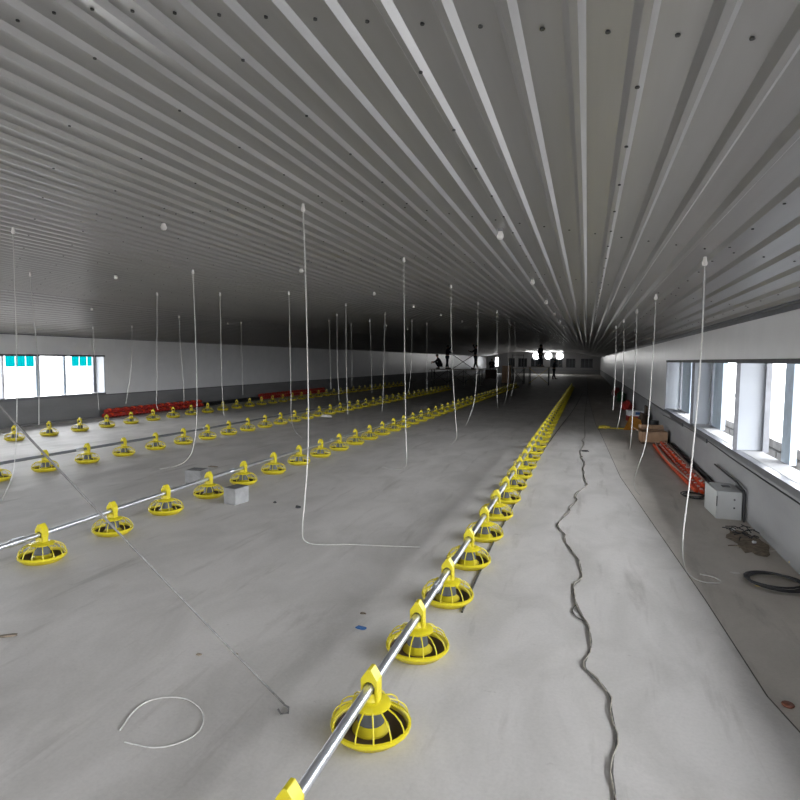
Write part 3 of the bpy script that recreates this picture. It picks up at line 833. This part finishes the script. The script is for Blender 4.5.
def stand(h=1.72, lean=0.0, armup=False, bend=0.0, stride=.1):
    k = h/1.72
    J = dict(pelvis=(0, 0, .95), chest=(0, -lean*.4, 1.30), neck=(0, -lean*.6, 1.48), head=(0, -lean*.75, 1.60),
             shl=(-.19, -lean*.5, 1.40), shr=(.19, -lean*.5, 1.40), hipl=(-.09, 0, .88), hipr=(.09, 0, .88),
             knl=(-.11, -bend, .49), knr=(.11, -bend*.6, .49), anl=(-.13, stride, .10), anr=(.13, -stride, .10), toe=(0, -1, 0))
    if armup:
        J.update(ell=(-.26, -.22, 1.58), hal=(-.16, -.30, 1.80), elr=(.27, -.20, 1.22), har=(.20, -.42, 1.30))
    else:
        J.update(ell=(-.27, .02, 1.12), hal=(-.27, -.16, .92), elr=(.27, .04, 1.12), har=(.29, -.14, .92))
    return {a: (tuple(c*k for c in v) if a != 'toe' else v) for a, v in J.items()}
def crouch():
    return dict(pelvis=(0, .12, .30), chest=(0, -.05, .60), neck=(0, -.13, .76), head=(0, -.17, .88), shl=(-.19, -.10, .68), shr=(.19, -.10, .68),
                ell=(-.27, -.26, .50), hal=(-.16, -.46, .42), elr=(.27, -.24, .52), har=(.18, -.46, .50), hipl=(-.10, .08, .28), hipr=(.10, .08, .28),
                knl=(-.17, -.28, .48), knr=(.17, -.28, .48), anl=(-.14, -.02, .10), anr=(.14, -.02, .10), toe=(0, -1, 0))
# left scaffold
YS = 40.0
def at(px, py, Y): return atY(px, py, Y)
a = at(433, 370.5, YS); b = at(481, 370, YS); zp = 1.05
def scaffold(x0, x1, y, dep, z, label, brace, legmt='scaffold_dark', rails=False, cat='scaffold', nb=3):
    e = empty('scaffold', ((x0+x1)/2, y, 0), label, cat)
    cx = (x0+x1)/2; w = (x1-x0)/2
    for q in range(nb+1):
        xx = -w+2*w*q/nb
        for dy in (-dep/2, dep/2):
            m = MB(); m.tube([(xx, dy, 0), (xx, dy, z-.025)], .024, 8); m.build('leg', legmt, e)
        m = MB(); m.tube([(xx, -dep/2, z*.5), (xx, dep/2, z*.5)], .018, 6); m.build('crossbar', legmt, e)
    m = MB(); m.box((0, 0, z), (2*w+.3, dep+.1, .05)); m.build('deck', 'plank', e, bevel=.004)
    for q in range(nb):
        xa, xb = -w+2*w*q/nb, -w+2*w*(q+1)/nb
        m = MB(); m.tube([(xa, -dep/2, .15), (xb, -dep/2, z-.08)], .015, 6); m.build('brace', brace, e)
        m = MB(); m.tube([(xb, -dep/2, .15), (xa, -dep/2, z-.08)], .015, 6); m.build('brace', brace, e)
    if rails:
        for xx in (-w, w):
            m = MB(); m.tube([(xx, -dep/2, z), (xx, -dep/2, z+1.0)], .022, 6); m.build('post', legmt, e)
        m = MB(); m.tube([(-w, -dep/2, z+.95), (w, -dep/2, z+.95)], .018, 6); m.build('rail', legmt, e)
    return e
scaffold(a.x, b.x, YS, .9, zp, 'long dark scaffold with plank deck at the far left, three men on it', 'scaffold_dark')
# upright cross braces seen between the men
e = empty('cross_brace_frame', (at(462, 365, YS).x, YS+.35, zp+.026), 'dark crossed braces standing on the long scaffold deck', 'brace')
for s in (-1, 1):
    m = MB(); m.tube([(-.75*s, 0, .01), (.75*s, 0, 1.0)], .02, 6); m.build('brace', 'scaffold_dark', e)
dz = zp+.026
person((at(440, 365, YS).x, YS-.15, dz), -1.2, crouch(), 'crouching person in dark clothes at the left end of the long scaffold')
person((at(447.5, 365, YS).x, YS-.1, dz), 1.9, stand(1.62, .05, True), 'standing person in dark clothes, arms raised, left of the crossed braces', 'cloth_navy')
person((at(476, 365, YS).x, YS-.1, dz), -1.7, stand(1.64, .0, True), 'standing person in dark clothes on the right end of the long scaffold')
# person sitting low on the floor against the pale end
YG = 56.0
g = atY(491, 370, 55); person((g.x, 55.3, 0.84), .3, crouch(), 'dark crouching figure just left of the bright doorway')
m = MB(); m.box((0, 0, .42), (1.0, .9, .838)); tag(m.build('dark_crate', 'cardboard_dark', loc=(g.x, 55.3, 0), bevel=.02), 'dark crate under the crouching figure left of the doorway', 'crate')
# right scaffold with yellow braces
YR = 42.0
a = at(530, 366, YR); b = at(549, 366, YR)
scaffold(a.x, b.x, YR, .9, 1.27, 'small scaffold with yellow braces carrying one standing man', 'scaffold_yellow', nb=1)
person((at(540, 360, YR).x, YR, 1.296), 1.0, stand(1.50, .10, False, .06), 'person in dark clothes standing on the scaffold with yellow braces')
person((at(554, 370, YG).x, YG, 0), 1.4, stand(1.78, .08, True), 'person in dark clothes standing on the floor right of the small scaffold', 'cloth_navy')
# dark stair frame and crate beside it
a = at(513, 366, 44.0); b = at(524, 366, 44.0)
scaffold(a.x, b.x, 44.0, .8, 1.15, 'dark frame scaffold with railing right of the tan crate', 'scaffold_dark', rails=True, nb=1)
g = at(508, 366, 45.0)
m = MB(); m.box((0, 0, .65), (.62, .6, 1.25)); m.box((0, 0, 1.29), (.66, .64, .04)); m.box((0, -.305, .66), (.05, .02, 1.2))
tag(m.build('tan_crate', 'tan_crate', loc=(g.x-.1, 45.0, 0), bevel=.01), 'tall tan packing crate left of the dark railed scaffold', 'crate')

# round lit lamps on the far wall
lampp = None
for i, (px, lab) in enumerate([(536.5, 'leftmost of the three round bright lamps on the far wall'), (548.5, 'middle of the three round bright lamps on the far wall'), (559.8, 'rightmost of the three round bright lamps on the far wall')]):
    x = atY(px, 354, YF).x
    loc = (x, YF-.12, 2.36)
    if lampp is None:
        lampp = empty('round_lamp', loc, lab, 'lamp', 'round bright lamps on the far wall')
        m = MB(); m.lathe([(.001, 0), (.42, 0), (.42, .03), (.001, .03)], 28)
        o = m.build('lit_disc', 'lamp_lit', lampp); o.rotation_euler = (PI/2, 0, 0)
        m = MB(); m.lathe([(.42, -.08), (.47, -.08), (.47, .05), (.42, .05)], 28, close=True)
        o = m.build('housing', 'frame_grey', lampp); o.rotation_euler = (PI/2, 0, 0)
    else: dup(lampp, loc, lab)

# ------------------------------------------------------------------ outside
m = MB(); m.span(-160, XL-.3, -60, 200, -.3, -.06); m.span(XR+.3, 120, -60, 200, -.3, -.06); m.span(XL-.3, XR+.3, YF+.2, 200, -.3, -.06); m.span(XL-.3, XR+.3, -60, YB-.2, -.3, -.06)
struct(m.build('ground', 'outside_ground'))
# rising bank on the left, cyan hoarding on it
m = MB(); m.prism([(-19, -.1), (-40, .86), (-75, .92), (-75, -.3), (-19, -.3)], -30, 120)
struct(m.build('ground_bank', 'outside_ground'))
for i, (pa, pb) in enumerate([((4.5, 366.5), (35, 366.5)), ((71, 366.5), (94, 366.5))]):
    A = atX(pa[0], pa[1], -42.0); B = atX(pb[0], pb[1], -42.0)
    e = empty('cyan_hoarding', (-42, (A.y+B.y)/2, .84), 'cyan sheet hoarding seen through the %s part of the left window' % ('left', 'right')[i], 'fence', 'cyan hoardings outside the left window')
    L = (B.y-A.y)/2
    np_ = 3
    for k in range(np_):
        m = MB()
        y0 = -L+2*L*k/np_; y1 = -L+2*L*(k+1)/np_; nn = 10
        vs = []; fs = []
        for q in range(nn+1):
            yy = y0+(y1-y0)*q/nn; dx = .06 if q % 2 else 0
            vs += [(dx, yy, .0), (dx, yy, 2.6), (dx-.03, yy, .0), (dx-.03, yy, 2.6)]
        for q in range(nn):
            a_ = q*4; fs += [(a_, a_+4, a_+5, a_+1), (a_+2, a_+3, a_+7, a_+6), (a_+1, a_+5, a_+7, a_+3)]
        m.add(vs, fs); m.build('sheet', 'cyan_sheet', e)
    for k in range(np_+1):
        m = MB(); yy = -L+2*L*k/np_; m.span(-.05, .065, yy-.018, yy+.018, -.1, 2.6); m.build('post', 'reveal_white', e)
# stone block wall outside the right windows
def blockwall(X, y0, y1, z1):
    m = MB(); m.span(X+.03, X+.22, y0, y1, -.1, z1-.02, 1)
    rnd = random.Random(9); rows = 4; h = (z1+.1)/rows
    for r_ in range(rows):
        y = y0-(.25 if r_ % 2 else 0)
        while y < y1:
            m.box((X+.11+rnd.uniform(-.01, .01), y+.22, -.1+h*(r_+.5)), (.22, .42, h-.025), 0, 0); y += .45
    return m
tag(blockwall(XR+1.15, 4.0, 22.0, .52).build('stone_wall', ['stone_block', 'mortar_dark'], bevel=.01), 'low stone block wall outside the right windows', 'wall')
p = atY(735, 395, 10.6); q = atY(724, 411, 10.6)
m = MB(); dd = (p-q); m.tube([q-dd*1.6, p+dd*2.2], .012, 6)
tag(m.build('stay_wire', 'frame_grey'), 'thin slanting stay wire outside the right windows', 'wire')

# ------------------------------------------------------------------ light
w = bpy.data.worlds.new('sky'); SC.world = w; w.use_nodes = True
bg = w.node_tree.nodes['Background']
bg.inputs['Color'].default_value = (0.93, 0.96, 1.0, 1); bg.inputs['Strength'].default_value = 1.0
def portal(x, y, z, sx, sy, rot):
    l = bpy.data.lights.new('sky_portal', 'AREA'); l.shape = 'RECTANGLE'; l.size = sx; l.size_y = sy
    l.cycles.is_portal = True
    o = bpy.data.objects.new('sky_portal', l); COL.objects.link(o); o.location = (x, y, z); o.rotation_euler = rot
L_ = RY0-YB
portal(XR+T+.12, (RY0+YB)/2, (SZ+HZ)/2, HZ-SZ, L_, (0, PI/2, 0))
portal(XL-T-.12, (LY0+YB)/2, (SZ+HZ)/2, HZ-SZ, LY0-YB, (0, -PI/2, 0))
portal(-5.7, YB-.25, 1.1, 3.6, 2.2, (PI/2, 0, 0))
portal(-11.62, YF+.25, 1.5, .55, 1.25, (-PI/2, 0, 0))

# ------------------------------------------------------------------ camera
cam = bpy.data.cameras.new('camera'); cam.sensor_width = 36; cam.lens = FPX/800*36; cam.clip_end = 500; cam.clip_start = .05
co = bpy.data.objects.new('camera', cam); COL.objects.link(co)
cx = Vector((Rv.x, Fv.x, Uv.x)); cy = -Vector((Rv.y, Fv.y, Uv.y)); czv = -Vector((Rv.z, Fv.z, Uv.z))
M = Matrix(((cx.x, cy.x, czv.x, 0), (cx.y, cy.y, czv.y, 0), (cx.z, cy.z, czv.z, CH), (0, 0, 0, 1)))
co.matrix_world = M
SC.camera = co
SC.view_settings.view_transform = 'Standard'; SC.view_settings.look = 'None'; SC.view_settings.gamma = 1
SC.view_settings.use_curve_mapping = False
SC.view_settings.exposure = 4.22
SC.cycles.max_bounces = 12; SC.cycles.diffuse_bounces = 6; SC.cycles.glossy_bounces = 5
SC.cycles.use_denoising = True
SC.cycles.sample_clamp_indirect = 10
